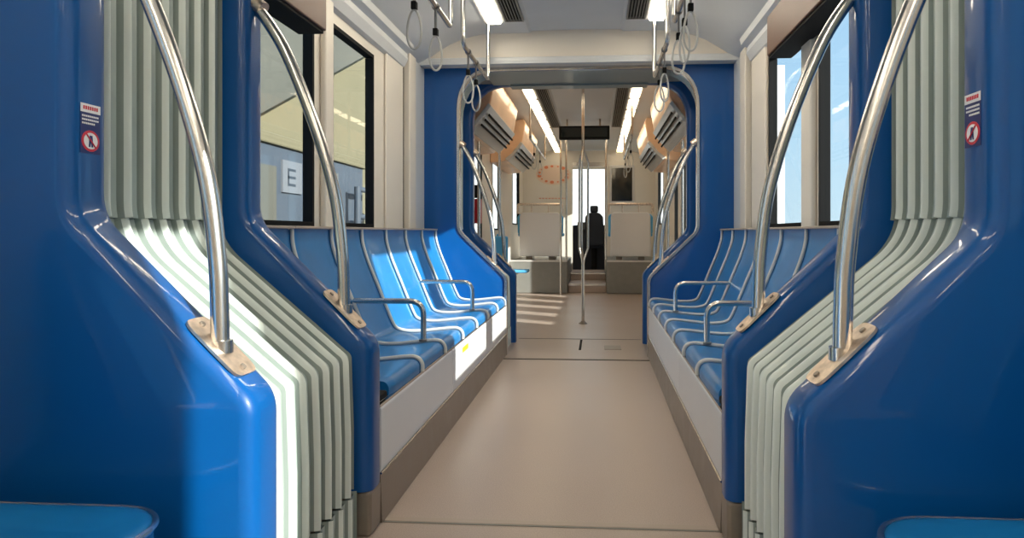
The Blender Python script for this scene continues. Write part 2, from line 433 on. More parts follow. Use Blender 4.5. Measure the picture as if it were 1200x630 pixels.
for s, sd, ex in ((-1, 'left', 'sunlit'), (1, 'right', 'shaded')):
    for k in range(NS):
        bench_seat(s, k, f'{"blue" if (s < 0 and k < 2) else ex+" blue"} {ordn[k]} on the {sd}-hand bench'.replace('blue nearest seat', 'blue moulded seat nearest the camera'))
    base = thing('bench_plinth', f'white panelled base with a metal kick plate under the {sd} bench', 'bench base', (CX+s*.9, 3.8, 0))
    cuts = [P1[1], 3.42, 4.62, P2[0]]
    for a, b in zip(cuts[:-1], cuts[1:]):
        MB().prism([(CX+s*.566, .165), (CX+s*.560, .172), (CX+s*.560, .378), (CX+s*.566, .385), (CX+s*.62, .385), (CX+s*.62, .165)], a+.004, b-.004).build('front_panel', 'white', base, bevel=.003)
    for c in cuts[1:-1]:
        MB().box(CX+s*.568, CX+s*.61, c-.012, c+.012, .16, .385).build('joint_strip', 'grille', base)
    MB().prism([(CX+s*.556, 0), (CX+s*.562, .162), (CX+s*1.2, .162), (CX+s*1.2, 0)], P1[1], P2[0]).build('kick_plate', 'darksteel', base)
    MB().tube([(CX+s*.560, P1[1], .165), (CX+s*.560, P2[0], .165)], .004, 6).build('edge_bead', 'steel', base, smooth=True)
    MB().box(CX+s*.62, CX+s*1.2, P1[1]+.01, P2[0]-.01, .165, .38).build('carcass', 'darksteel', base)
    MB().box(CX+s*.563, CX+s*.575, P1[1], P2[0], .384, .394).build('seat_rail', 'steel', base)
    # black end bracket by the near frame
    b = thing('seat_bracket', f'black bracket at the near end of the {sd} bench seat row', 'bracket', (CX+s*.62, P1[1]+.06, .40))
    MB().box(CX+s*.568, CX+s*.68, P1[1]+.004, P1[1]+.10, .397, .422).build('bracket_foot', 'black', b, bevel=.008)
    MB().tube([(CX+s*.60, P1[1]+.06, .42), (CX+s*.70, P1[1]+.07, .445), (CX+s*.9, P1[1]+.09, .44)], .012, 8).build('bracket_arm', 'black', b, smooth=True)
    for y, w in ((SY0+2*PITCH+.003, 'nearer'), (SY0+5*PITCH+.003, 'farther')):
        ar = thing('armrest', f'{w} bent steel armrest on the {sd} bench', 'armrest', (CX+s*.67, y, .45))
        pth = fillet([(CX+s*1.03, y, .64), (CX+s*.67, y, .64), (CX+s*.67, y, .452)], [.07], 10)
        MB().tube(pth, .0135, 14).build('bar', 'steel', ar, smooth=True)
        MB().tube([(CX+s*.67, y, .449), (CX+s*.67, y, .459)], .022, 16).build('foot_flange', 'darksteel', ar, smooth=True)
st = tag(MB().box(CX-.5595, CX-.5575, 3.67, 3.83, .325, .352).build('warning_label', 'yellow', None), 'small yellow label on the white base under the left bench', 'sticker')

# ------------------------------------------------------------ walls with windows
nwin = [0]
def wall(side, y0, y1, holes, ztop=2.28, blackseam=(), frame_w=.022):
    s = -1 if side == 'left' else 1
    m = MB(); xi, xo = CX+s*W, CX+s*(W+.045)
    holes = sorted(holes); y = y0
    for (a, b, z0, z1) in holes:
        m.box(xi, xo, y, a, 0, ztop); m.box(xi, xo, a, b, 0, z0); m.box(xi, xo, a, b, z1, ztop); y = b
    m.box(xi, xo, y, y1, 0, ztop)
    w = struct(m.build('wall_'+side, 'cream', None))
    for (a, b, z0, z1) in holes:
        nwin[0] += 1
        r = bpy.data.objects.new('window_%d' % nwin[0], None); COL.objects.link(r); r['kind'] = 'structure'; r.location = (CX+s*(W+.05), (a+b)/2, z0)
        f = MB(); x0, x1 = CX+s*(W-.004), CX+s*(W+.046); fw = frame_w
        f.box(x0, x1, a, a+fw, z0, z1); f.box(x0, x1, b-fw, b, z0, z1); f.box(x0, x1, a+fw, b-fw, z0, z0+fw); f.box(x0, x1, a+fw, b-fw, z1-fw, z1)
        f.build('window_frame', 'black', r)
        MB().box(CX+s*(W+.020), CX+s*(W+.025), a+fw, b-fw, z0+fw, z1-fw).build('pane', 'glass', r)
    return w
SILL = 1.0; HEAD = 2.08
wall('left', P1[0], P2[1], [(2.42, 3.34, SILL, HEAD), (3.57, 4.26, SILL, HEAD)])
wall('right', P1[0], P2[1], [(2.42, 3.46, SILL, HEAD), (3.66, 4.45, SILL, HEAD)])
wall('left', -3.0, P1[0], [(-1.7, -.4, SILL, HEAD), (.1, .95, SILL, HEAD)])
wall('right', -3.0, P1[0], [(-1.7, -.4, SILL, HEAD), (.25, .72, SILL, HEAD)])
YE = 14.6
rh = [(6.32, 6.70, .70, HEAD), (7.02, 7.40, .70, HEAD), (7.78, 8.16, .70, HEAD), (8.56, 8.94, .70, HEAD), (9.38, 9.76, .70, HEAD), (11.4, 12.4, 1.1, HEAD)]
wall('left', P2[1], YE, [(6.9, 7.55, .7, HEAD), (7.7, 8.35, .7, HEAD), (9.2, 10.0, 1.0, HEAD), (11.4, 12.4, 1.1, HEAD)])
wall('right', P2[1], YE, rh)
# wall details in the bench saloon: rounded pillar covers, seams, cove
for s, sd in ((-1, 'left'), (1, 'right')):
    a, b = ((3.36, 3.55) if s < 0 else (3.44, 3.68))
    n = 1 if s < 0 else 2
    t = struct(MB().box(CX+s*(W-.035), CX+s*(W-.001), a+.05, b-.03, .98, 2.26).build('trim_%d' % n, 'cream', None, bevel=.012, bseg=3))
    t = struct(MB().box(CX+s*(W-.02), CX+s*(W-.001), 4.47, 4.86, .98, 2.26).build('trim_%d' % (n+2), 'cream', None, bevel=.008, bseg=3))
    t = struct(MB().box(CX+s*(W-.006), CX+s*(W-.001), 4.87, 4.92, .98, 2.27).build('trim_%d' % (n+4), 'black', None))
    t = struct(MB().box(CX+s*(W-.05), CX+s*(W-.001), 4.93, 5.10, .98, 2.27).build('trim_%d' % (n+6), 'cream', None, bevel=.01, bseg=3))
    t = struct(MB().box(CX+s*(W-.03), CX+s*(W-.001), 5.12, 5.43, .98, 2.27).build('trim_%d' % (n+8), 'ceil', None, bevel=.01, bseg=3))
    m = MB(); m.prism([(CX+s*W, 2.14), (CX+s*(W-.03), 2.15), (CX+s*(W-.055), 2.20), (CX+s*(W-.05), 2.24), (CX+s*(W-.09), 2.26), (CX+s*(W-.10), 2.30), (CX+s*W, 2.30)], P1[1], 4.86)
    struct(m.build('trim_%d' % (n+10), 'grille' if 0 else 'ceil', None, smooth=True, angle=25))
# brown blind housings above the windows
for s, y1, sd, zb in ((-1, 3.13, 'left', 1.90), (1, 3.88, 'right', 1.935)):
    r = thing('blind_housing', f'brown roller blind housing above the {sd} windows', 'blind housing', (CX+s*1.17, (P1[1]+y1)/2, 1.9))
    MB().box(CX+s*1.09, CX+s*(W+.0), P1[1]+.01, y1, zb, 2.15).build('housing_box', 'brown', r, bevel=.006)
    MB().box(CX+s*1.10, CX+s*(W-.02), P1[1]+.02, y1-.01, zb-.015, zb).build('bottom_bar', 'black', r, bevel=.003)

# ------------------------------------------------------------ ceiling
CE = [(1.24, 2.27), (1.17, 2.30), (1.08, 2.36), (.98, 2.42), (.87, 2.465), (.75, 2.492), (.68, 2.50), (.36, 2.50), (.34, 2.515), (0, 2.52)]
def ceiling(y0, y1):
    full = [(u, z) for u, z in CE]+[(-u, z) for u, z in reversed(CE[:-1])]
    m = MB(); up = [(CX+u, z) for u, z in full]; dn = [(CX+u, z+.06) for u, z in full]
    m.grid([[(x, y0, z) for x, z in up], [(x, y1, z) for x, z in up]])
    m.grid([[(x, y0, z) for x, z in dn], [(x, y1, z) for x, z in dn]])
    m.grid([[(x, y0, z) for x, z in up], [(x, y0, z) for x, z in dn]])
    m.grid([[(x, y1, z) for x, z in up], [(x, y1, z) for x, z in dn]])
    return struct(m.build('ceiling', 'ceil', None, smooth=True, angle=25))
ceiling(-3.0, P0[0]); ceiling(P1[1], P2[0]-.14); ceiling(P3[1], YE)
# arched header closing the ceiling above each frame
def header(y0, y1, n):
    prof = [(CX+u, z+.002) for u, z in CE]+[(CX-u, z+.002) for u, z in reversed(CE[:-1])]
    prof += [(CX-W, TOPZ+.012), (CX+W, TOPZ+.012)]
    struct(MB().prism(prof, y0, y1).build('trim_%d' % n, 'cream', None))
header(P2[0]-.14, P2[1], 20); header(P1[0], P1[1], 21); header(P0[0], P0[1], 22); header(P3[0], P3[1]+.02, 23)
struct(MB().box(CX-W, CX+W, P2[0]-.16, P2[0]-.141, 2.275, 2.315).build('trim_24', 'ceil', None, bevel=.008, bseg=3), )
struct(MB().box(CX-W, CX+W, P2[0]-.158, P2[0]-.11, 2.262, 2.285).build('trim_25', 'ceil', None, bevel=.006))
# gangway ceilings
for a, b in ((P0[1], P1[0]), (P2[1], P3[0])):
    struct(MB().box(CX-.75, CX+.75, a-.03, b+.01, TOPZ+.001, TOPZ+.012).build('ceiling', 'cgrey', None))
    struct(MB().box(CX-1.2, CX+1.2, a-.02, b+.02, TOPZ+.10, TOPZ+.12).build('ceiling', 'cgrey', None))
# gangway outer casing so no daylight leaks around the folds
for s, sd in ((-1, 'left'), (1, 'right')):
    for a, b in ((P0[1], P1[0]), (P2[1], P3[0])):
        pass

# lamps in the ceiling
def lamp(s, y0, y1, label, group, dm='lamp'):
    r = thing('ceiling_lamp', label, 'ceiling lamp', (CX+s*.58, (y0+y1)/2, 2.49), group)
    MB().box(CX+s*.58-.075, CX+s*.58+.075, y0, y1, 2.487, 2.503).build('lamp_housing', 'housing', r, bevel=.003)
    MB().prism([(CX+s*.58-.055, 2.488), (CX+s*.58-.045, 2.470), (CX+s*.58+.045, 2.470), (CX+s*.58+.055, 2.488)], y0+.02, y1-.02).build('diffuser', dm, r)
for s, sd in ((-1, 'left'), (1, 'right')):
    for i, (a, b) in enumerate([(2.5, 3.25), (3.35, 4.1), (4.2, 4.98)]):
        lamp(s, a, b, f'warm strip lamp above the {sd} bench, ' + ['nearest of three', 'middle of three', 'the one ending by the bulkhead'][i], 'strip lamps above the benches')
    cells = [6.5+i*.72 for i in range(11)]
    for i, a in enumerate(cells):
        lamp(s, a, a+.62, f'warm strip lamp in the far saloon, {["nearest", "second", "third", "fourth", "fifth", "sixth", "seventh", "eighth", "ninth", "tenth", "last"][i]} of the {sd} row past the bulkhead', 'strip lamps of the far saloon', 'far_lamp')
    for i, (a, b) in enumerate([(-2.4, -1.4), (-1.0, 0.0), (.2, 1.2)]):  # pair nearest the frame is unseen, added to brighten the bellows
        lamp(s, a, b, f'strip lamp in the near saloon, {["rearmost", "middle", "unseen and added to light the bellows, foremost"][i]} of the {sd} row', 'strip lamps of the near saloon')
# louvred vents
def vent(s, y0, y1, label):
    u0, u1 = .365, .50
    r = thing('ceiling_vent', label, 'ceiling vent', (CX+s*.43, (y0+y1)/2, 2.49))
    MB().box(CX+s*u0, CX+s*u1, y0, y1, 2.496, 2.503).build('backing', 'black', r)
    f = MB(); f.box(CX+s*u0, CX+s*(u0+.012), y0, y1, 2.48, 2.50); f.box(CX+s*(u1-.012), CX+s*u1, y0, y1, 2.48, 2.50)
    f.box(CX+s*(u0+.012), CX+s*(u1-.012), y0, y0+.012, 2.48, 2.50); f.box(CX+s*(u0+.012), CX+s*(u1-.012), y1-.012, y1, 2.48, 2.50)
    f.build('vent_frame', 'grille', r)
    sl = MB()
    for i in range(5):
        c = u0+.026+i*.0205
        sl.prism([(CX+s*(c-.003), 2.482), (CX+s*(c+.001), 2.482), (CX+s*(c+.010), 2.495), (CX+s*(c+.006), 2.495)], y0+.012, y1-.012)
    sl.build('louvres', 'grille', r)
for s, sd in ((-1, 'left'), (1, 'right')):
    vent(s, 3.1, 4.95, f'louvred grey ceiling vent beside the {sd} lamps over the benches')
    vent(s, 6.6, 10.0, f'long louvred ceiling vent beside the {sd} lamps of the far saloon')
dk = tag(MB().lathe([(0, 2.507), (.018, 2.507), (.024, 2.515), (.024, 2.522)], CX-.13, 4.5).build('ceiling_sensor', 'black', None, smooth=True), 'tiny black round sensor in the ceiling centre panel', 'sensor')
# oval ceiling speaker plate on the left slope
sp = thing('ceiling_speaker', 'oval grey speaker plate on the left slope of the ceiling', 'speaker', (CX-.85, 3.95, 2.45))
ov = []; ov2 = []
for k in range(28):
    a = 2*PI*k/28; u = -.86+.085*math.cos(a); y = 3.95+.14*math.sin(a); zz = 2.465-(abs(u)-.87)*.42 if abs(u) > .87 else 2.465+(.87-abs(u))*.23
    ov.append((CX+u, y, zz+.0)); ov2.append((CX+u*.995, y, zz-.012))
q = MB().grid([ov, ov2], True); q.add(ov2, [tuple(range(28))]); q.build('speaker_plate', 'grille', sp)

# ------------------------------------------------------------ hanging rails and straps
def hand_rail(x, y0, y1, up0, up1, label, zt=2.497, zr=2.08):
    r = thing('ceiling_rail', label, 'handrail', (x, (y0+y1)/2, zr))
    pts = []
    if up0: pts += [(x, y0, zt)]
    pts += [(x, y0, zr), (x, y1, zr)]
    if up1: pts += [(x, y1, zt)]
    pth = fillet(pts, [.05]*(len(pts)-2), 6) if len(pts) > 2 else pts
    MB().tube(pth, .0145, 12).build('rail', 'steel', r, smooth=True, angle=60)
    for y, u in ((y0, up0), (y1, up1)):
        if u: MB().tube([(x, y, zt-.008), (x, y, zt)], .03, 14).build('ceiling_flange', 'housing', r, smooth=True, angle=40)
    return r
def strap(x, y, label, group, zr=2.08, L=.31, tw=0.0, mats=('strap', 'handle')):
    r = thing('hanging_strap', label, 'hanging strap', (x, y, zr), group)
    c, s_ = math.cos(tw), math.sin(tw)
    zb = zr-.125
    # webbing wraps the rail and runs down
    lp = [(x+.018*math.cos(a)*1, y, zr+.018*math.sin(a)) for a in [2*PI*k/14 for k in range(14)]]
    b = MB(); b.ring([(x+.0175*math.cos(2*PI*k/16), y, zr+.0175*math.sin(2*PI*k/16)) for k in range(16)], .0025, 6, 5.0)
    b.box(x-.004, x+.004, y-.012, y+.012, zb, zr-.015)
    b.build('webbing', mats[0], r, smooth=True, angle=50)
    MB().box(x-.012, x+.012, y-.016, y+.016, zb-.02, zb+.015).build('buckle', 'black', r, bevel=.003)
    # long oval handle loop
    H = L-.14; pts = []
    for k in range(32):
        a = 2*PI*k/32
        w = .031*math.cos(a)*(1-.18*math.sin(a)); z = zb-.02-H/2+H/2*math.sin(a)
        pts.append((x+w*c, y+w*s_, z))
    MB().ring(pts, .0052, 8).build('handle_loop', mats[1], r, smooth=True)
    return r
XL, XR = CX-.632, CX+.568
hand_rail(XL, 2.45, 3.71, True, True, 'steel rail on ceiling posts above the near half of the left bench')
hand_rail(XL, 4.05, 5.0, True, True, 'steel rail on ceiling posts above the far half of the left bench')
hand_rail(XR, 2.45, 3.71, True, True, 'steel rail on ceiling posts above the near half of the right bench')
hand_rail(XR, 4.05, 5.0, True, True, 'steel rail on ceiling posts above the far half of the right bench')
for x, sd, ys in ((XL, 'left', [(2.96, 0, 'nearest in view'), (3.36, .5, 'before the gap in the rail'), (4.22, .3, 'just past the gap'), (4.5, -.4, 'closest to the bulkhead')]),
                  (XR, 'right', [(3.07, .2, 'nearest in view'), (3.28, -.9, 'turned sideways beside the nearest'), (3.52, 0, 'before the gap in the rail'), (4.25, .6, 'just past the gap'), (4.6, .1, 'closest to the bulkhead')])):
    for y, tw, w in ys:
        strap(x, y, f'grey hanging strap loop on the {sd} rail, {w}', 'hanging straps above the benches', tw=tw)

# ------------------------------------------------------------ floor
FL = MB().box(CX-W, CX+W, -3.0, YE, -.06, 0).build('floor', 'floor', None); struct(FL)
def strip(y, x0, x1, w, m, n):
    struct(MB().box(x0, x1, y-w/2, y+w/2, 0, .003).build('trim_%d' % n, m, None, bevel=.001))
strip(2.30, CX-.555, CX+.555, .030, 'seat_trim', 40)
strip(2.278, CX-.555, CX+.555, .008, 'grille', 41)
strip(5.27, CX-.555, CX+.555, .012, 'black', 42)
strip(5.30, CX-.555, CX+.555, .03, 'darksteel', 43)
strip(6.3, CX-.555, CX+.555, .016, 'grille', 44)
struct(MB().box(-.152, -.132, 5.72, 6.25, 0, .003).build('trim_45', 'black', None))
hatch = tag(MB().box(CX+.22, CX+.36, 5.75, 5.95, 0, .003).build('floor_hatch', 'darksteel', None, bevel=.001), 'small square cover plate in the floor near the right bulkhead', 'floor hatch')

# ------------------------------------------------------------ near saloon seats beside the camera
def near_seat(s, label, y1, z):
    root = thing('corner_chair', label, 'seat', (CX+s*.95, y1-.3, 0))
    x_in = .655
    def outline(off, zz):
        pts = [(W-.02, y1-.9+off), (x_in+off, y1-.9+off)]
        r = .11
        for k in range(11):
            a = PI/2*k/10
            pts.append((x_in+r-(r-off)*math.cos(a), y1-r+(r-off)*math.sin(a)))
        pts.append((W-.02, y1-off))
        return [(CX+s*p[0], p[1], zz) for p in pts]
    m = MB(); rows = [outline(.0, z-.05), outline(.0, z-.012), outline(.006, z-.003), outline(.02, z), outline(.06, z-.006), outline(.10, z-.012)]
    m.grid(rows, True); m.add(rows[-1], [tuple(range(len(rows[-1])))]); m.add(rows[0], [tuple(range(len(rows[0])))[::-1]])
    m.build('seat_shell', 'seat', root, smooth=True, angle=50)
    MB().tube(outline(-.003, z-.010)[1:], .0065, 8).build('edge_piping', 'steel', root, smooth=True)
    MB().box(CX+s*.74, CX+s*1.2, y1-.8, y1-.12, 0, z-.05).build('seat_pedestal', 'darksteel', root, bevel=.01)
    # two curved backrests along the side wall, edged with pale ridges
    bp = [(u, zz) for u, zz in [(p[0]+.045, p[2]+.02) for p in SPS] if u > .99]
    for k in range(2):
        ya, yb = y1-.20-.44*(k+1)+.006, y1-.20-.44*k-.006
        rows = [[(CX+s*(u+.012*(1-abs(2*t-1)**2)), ya+(yb-ya)*t, zz) for u, zz in bp] for t in [i/8 for i in range(9)]]
        m = MB().grid(rows); bk = [[(CX+s*(W-.03), y, zz) for u, zz in bp] for y in (ya, yb)]
        m.grid([rows[0], bk[0]]); m.grid([rows[-1], bk[1]]); m.grid([[r[0] for r in rows], [(bk[0][0][0], r[0][1], r[0][2]) for r in rows]])
        b = m.build('backrest', 'seat', root, smooth=True, angle=50)
        MB().tube([(CX+s*(u-.002), yb+.004, zz) for u, zz in bp], .008, 8).build('edge_piping', 'piping', b, smooth=True)
    return root
near_seat(-1, 'blue seat corner in the bottom left beside the camera', 1.30, .437)
near_seat(1, 'blue seat corner in the bottom right beside the camera', 1.33, .447)

# ------------------------------------------------------------ far saloon
# door machinery housings
def door_housing(s, y0, y1, label):
    r = thing('door_housing', label, 'door housing', (CX+s*.95, (y0+y1)/2, 1.9))
    MB().prism([(CX+s*(W-.002), 2.262), (CX+s*1.08, 2.345), (CX+s*.90, 2.435), (CX+s*.80, 2.45), (CX+s*.77, 2.40), (CX+s*.82, 2.13), (CX+s*.93, 1.99), (CX+s*1.05, 1.90), (CX+s*(W-.002), 1.88)], y0, y1).build('housing_cover', 'peach', r, bevel=.015, bseg=3)
    MB().prism([(CX+s*.805, 2.125), (CX+s*.93, 1.965), (CX+s*1.0, 1.90), (CX+s*1.04, 1.93), (CX+s*.95, 2.0), (CX+s*.83, 2.15)], y0-.03, y1+.03).build('cover_flap', 'housing', r, bevel=.006)
    m = MB()
    for i in range(3):
        c = .835+i*.035; z = 2.125-(c-.805)*1.28
        m.prism([(CX+s*(c-.012), z-.035), (CX+s*(c), z-.050), (CX+s*(c+.006), z-.040), (CX+s*(c-.006), z-.025)], y0+.02, y1-.02)
    m.build('flap_grille', 'black', r)
for s, sd in ((-1, 'left'), (1, 'right')):
    door_housing(s, 6.30, 8.1, f'warm-lit peach door housing nearest the bulkhead, upper {sd} of the far saloon')
    door_housing(s, 9.0, 10.8, f'warm-lit peach door housing farther back, upper {sd} of the far saloon')
# central pole that opens into a lantern of three bars
cp = thing('centre_pole', 'tall steel centre pole splitting into three bars in the far saloon', 'grab pole', (-.15, 7.37, 0))
px, py = -.15, 7.37
MB().tube([(px, py, 0), (px, py, .62)], .017, 14).build('lower_pole', 'steel', cp, smooth=True, angle=60)
MB().tube([(px, py, 1.87), (px, py, 2.515)], .015, 14).build('upper_pole', 'steel', cp, smooth=True, angle=60)
for k in range(3):
    a = 2*PI*k/3+.3; dx, dy = .055*math.cos(a), .055*math.sin(a)
    pth = fillet([(px, py, .60), (px+dx*.2, py+dy*.2, .68), (px+dx, py+dy, .80), (px+dx, py+dy, 1.72), (px+dx*.2, py+dy*.2, 1.84), (px, py, 1.90)], [.05]*4, 5)
    MB().tube(pth, .0115, 12).build('pole_branch', 'steel', cp, smooth=True, angle=60)
MB().lathe([(.0, .03), (.02, .03), (.024, .02), (.045, .006), (.048, 0)], px, py).build('base_collar', 'darksteel', cp, smooth=True, angle=40)
MB().lathe([(.05, 2.515), (.045, 2.50), (.018, 2.49), (0, 2.49)], px, py).build('ceiling_collar', 'housing', cp, smooth=True, angle=40)
# upper recessed panel and dark display
struct(MB().box(CX-.42, CX+.42, 6.35, 6.75, 2.475, 2.515).build('trim_50', 'housing', None, bevel=.01))
dd = thing('display_box', 'long dark unlit display box hanging across the far ceiling', 'display', (CX+.0, 9.4, 2.3))
MB().box(CX-.36, CX+.33, 9.45, 9.56, 2.24, 2.42).build('display_case', 'black', dd, bevel=.01)
MB().box(CX-.33, CX+.30, 9.44, 9.452, 2.265, 2.395).build('display_screen', 'screen', dd)
for k in (-.25, .2): MB().tube([(CX+k, 9.5, 2.41), (CX+k, 9.5, 2.52)], .012, 8).build('hanger', 'darksteel', dd)
# raised platforms over the wheels, with steps between
PY = 10.95
for s, sd in ((-1, 'left'), (1, 'right')):
    p = thing('wheel_platform', f'dark grey raised wheel platform to the {sd} of the steps', 'platform', (CX+s*.8, 12, 0))
    MB().box(CX+s*.31, CX+s*(W-.002), PY, 12.9, 0, .52).build('platform_box', 'podium', p, bevel=.02, bseg=3)
    MB().box(CX+s*.31, CX+s*W, PY-.01, PY+.03, .50, .53).build('edge_strip', 'housing', p, bevel=.005)
stp = thing('steps', 'pale steps rising between the two wheel platforms to the cab', 'steps', (CX, 11.8, 0))
for i, (a, z) in enumerate([(11.15, .14), (12.1, .27)]):
    MB().box(CX-.305, CX+.305, a, 13.0, z-.14 if i == 0 else .141, z).build('step', 'floor', stp, bevel=.01)
    MB().box(CX-.305, CX+.305, a-.006, a+.02, z-.03, z+.003).build('nosing', 'steel', stp)
def double_seat(s, label):
    x0, x1 = (CX-1.10, CX-.42) if s < 0 else (CX+.37, CX+1.02)
    xm = (x0+x1)/2; r = thing('double_chair', label, 'seat', (xm, 11.3, .52))
    MB().prism([(x0, .58), (x0+.01, 1.24), (x0+.05, 1.29), (x1-.05, 1.29), (x1-.01, 1.24), (x1, .58)], 11.15, 11.20).build('back_shell', 'white', r, bevel=.015, bseg=3)
    for k in (0, 1):
        a = x0-.035+k*(x1-x0+.07)/2; b = a+(x1-x0+.07)/2
        MB().prism([(a+.005, .95), (a, 1.22), (a+.04, 1.265), (b-.04, 1.265), (b, 1.22), (b-.005, .95)], 11.203, 11.26).build('back_cushion', 'cyan', r, bevel=.02, bseg=3)
        MB().box(a+.005, b-.005, 11.26, 11.72, .90, .96).build('seat_cushion', 'cyan', r, bevel=.02, bseg=3)
        MB().box(a+.13, b-.13, 11.25, 11.6, .52, .90).build('pedestal', 'darksteel', r, bevel=.01)
    MB().tube(fillet([(x0-.02, 11.17, 1.27), (x0-.02, 11.17, 1.42), (x1+.02, 11.17, 1.42), (x1+.02, 11.17, 1.27)], [.03, .03], 5), .022, 10).build('grab_handle', 'plate', r, smooth=True)
    for k in (.3, .7): MB().tube([(x0+(x1-x0)*k, 11.17, 1.29), (x0+(x1-x0)*k, 11.17, 1.42)], .011, 8).build('handle_post', 'plate', r, smooth=True)
    return r
double_seat(-1, 'white backed double seat on the left wheel platform')
double_seat(1, 'white backed double seat on the right wheel platform')
# dark side panels beside the seats, floor-to-ceiling poles
for x, y, l in ((CX-.33, 11.02, 'slim steel pole at the left edge of the steps'), (CX+.30, 11.02, 'slim steel pole at the right edge of the steps'),
                (CX-.40, 10.7, 'slim steel pole before the left white seat back'), (CX-1.05, 8.55, 'slim steel pole between the left doors'), (CX+1.0, 8.3, 'slim steel pole between the right doors'),
                (CX-1.0, 6.75, 'slim steel pole just past the inner frame, left'), (CX+.98, 6.75, 'slim steel pole just past the inner frame, right')):
    z0 = 0 if y < 10.9 else .53
    top = 2.50 if abs(x-CX) < .7 else (1.86 if abs(x-CX) < 1.24 and (6.42 < y < 8) else 2.40)
    if y == 10.7: z0 = 0
    MB_ = MB().tube([(x, y, z0), (x, y, top)], .0165, 12)
    tag(MB_.build('vertical_pole', 'steel', None, smooth=True, angle=60), l, 'grab pole')
# cab partition: left panel with dotted oval, right panel with dark screen
CY = 13.0
lp = struct(MB().box(CX-W, CX-.30, CY, CY+.05, .0, 2.5).build('wall_cab', 'cream', None))
rp = struct(MB().box(CX+.30, CX+W, CY, CY+.05, .0, 2.5).build('wall_cab', 'cream', None))
tp = struct(MB().box(CX-.30, CX+.30, CY, CY+.05, 2.28, 2.5).build('wall_cab', 'cream', None))
od = thing('oval_decal', 'oval of orange dots and marks on the pale cab wall, left', 'decal', (CX-.75, CY, 2.05))
for k in range(15):
    m = MB(); a = 2*PI*k/15; c = (CX-.66+.27*math.cos(a), 2.06+.15*math.sin(a)); r_ = .014+.008*(k % 3)
    m.add([(c[0]+r_*math.cos(2*PI*j/10)*1.3, CY-.003, c[1]+r_*math.sin(2*PI*j/10)) for j in range(10)], [tuple(range(10))])
    m.build('dot', 'orange', od)
m = MB()
for k in range(9): m.box(CX-.93+k*.06, CX-.895+k*.06, CY-.005, CY-.001, 1.60, 1.615)
m.build('caption_line', 'orange', od)
m = MB(); n = 40
m.add([(CX-.66+.33*math.cos(2*PI*j/n), CY-.0015, 2.05+.19*math.sin(2*PI*j/n)) for j in range(n)], [tuple(range(n))]); m.build('oval_field', 'pale_peach', od)
scn = thing('wall_screen', 'dark portrait screen in a pale frame on the cab wall, right', 'screen', (CX+.62, CY, 1.8))
MB().box(CX+.39, CX+.85, CY-.035, CY-.001, 1.50, 2.22).build('screen_case', 'housing', scn, bevel=.01)
MB().box(CX+.43, CX+.81, CY-.038, CY-.034, 1.55, 2.17).build('screen_glass', 'screen', scn)
# transom and cab beyond
struct(MB().box(CX-.30, CX+.30, CY+.01, CY+.04, 2.20, 2.28).build('trim_52', 'steel', None))
cab = thing('driver_chair', 'dark high backed driver seat in the cab past the doorway', 'seat', (CX+.12, 13.8, .27))
MB().box(CX-.10, CX+.30, 13.95, 14.35, .65, .75).build('seat_cushion', 'navy', cab, bevel=.03, bseg=3)
MB().prism([(CX-.10, .70), (CX-.08, 1.28), (CX+.0, 1.36), (CX+.20, 1.36), (CX+.28, 1.28), (CX+.30, .70)], 13.8, 13.92).build('backrest', 'navy', cab, bevel=.03, bseg=3)
MB().box(CX+.02, CX+.18, 13.82, 13.9, 1.36, 1.5).build('headrest', 'navy', cab, bevel=.03, bseg=3)
MB().tube([(CX+.1, 14.1, .0), (CX+.1, 14.1, .66)], .06, 14).build('seat_post', 'black', cab, smooth=True, angle=50)
con = thing('cab_console', 'dark driver console below the windscreen', 'console', (CX, 14.4, 0))
MB().prism([(CX-1.0, 0), (CX-1.0, 1.0), (CX-.3, 1.12), (CX+.5, 1.12), (CX+1.0, 1.0), (CX+1.0, 0)], 14.40, 14.58).build('console_body', 'navy', con, bevel=.02)
MB().box(CX-.25, CX-.05, 14.36, 14.40, 1.02, 1.18).build('console_screen', 'screen', con, bevel=.01)
m = MB(); m.box(CX-W, CX+W, YE, YE+.06, 0, 1.05); m.box(CX-W, CX+W, YE, YE+.06, 2.3, 2.6); m.box(CX-W, CX-W+.12, YE, YE+.06, 1.05, 2.3); m.box(CX+W-.12, CX+W, YE, YE+.06, 1.05, 2.3)
struct(m.build('wall_front', 'cream', None))
w = bpy.data.objects.new('window_40', None); COL.objects.link(w); w['kind'] = 'structure'; w.location = (CX, YE, 1.05)
MB().box(CX-W+.12, CX+W-.12, YE+.02, YE+.03, 1.05, 2.3).build('pane', 'glass', w)
struct(MB().box(CX-W, CX+W, -3.06, -3.0, 0, 2.6).build('wall_back', 'cream', None))
# fold-down seat and red box by the left doors
fs = thing('folding_chair', 'small pale blue fold-down seat by the left door of the far saloon', 'seat', (CX-.9, 9.6, 0))
MB().box(CX-1.12, CX-.78, 9.3, 9.62, .42, .46).build('seat_pan', 'cyan', fs, bevel=.015, bseg=3)
MB().box(CX-1.20, CX-1.15, 9.3, 9.62, .46, .95).build('backrest', 'cyan', fs, bevel=.015, bseg=3)
MB().prism([(CX-1.16, .20), (CX-1.16, .42), (CX-.9, .42), (CX-.95, .38)], 9.42, 9.50).build('hinge_bracket', 'steel', fs)
MB().box(CX-W, CX-1.15, 9.36, 9.56, .1, .9).build('wall_mount', 'darksteel', fs)
f2s = thing('tip_up_chair', 'raised pale blue seat back behind the left grab poles', 'seat', (CX-.85, 7.35, 0))
MB().box(CX-.92, CX-.78, 7.25, 7.30, .64, .93).build('seat_back', 'cyan', f2s, bevel=.02, bseg=3)
MB().box(CX-.87, CX-.83, 7.30, 7.34, 0, .90).build('seat_post', 'steel', f2s, bevel=.005)
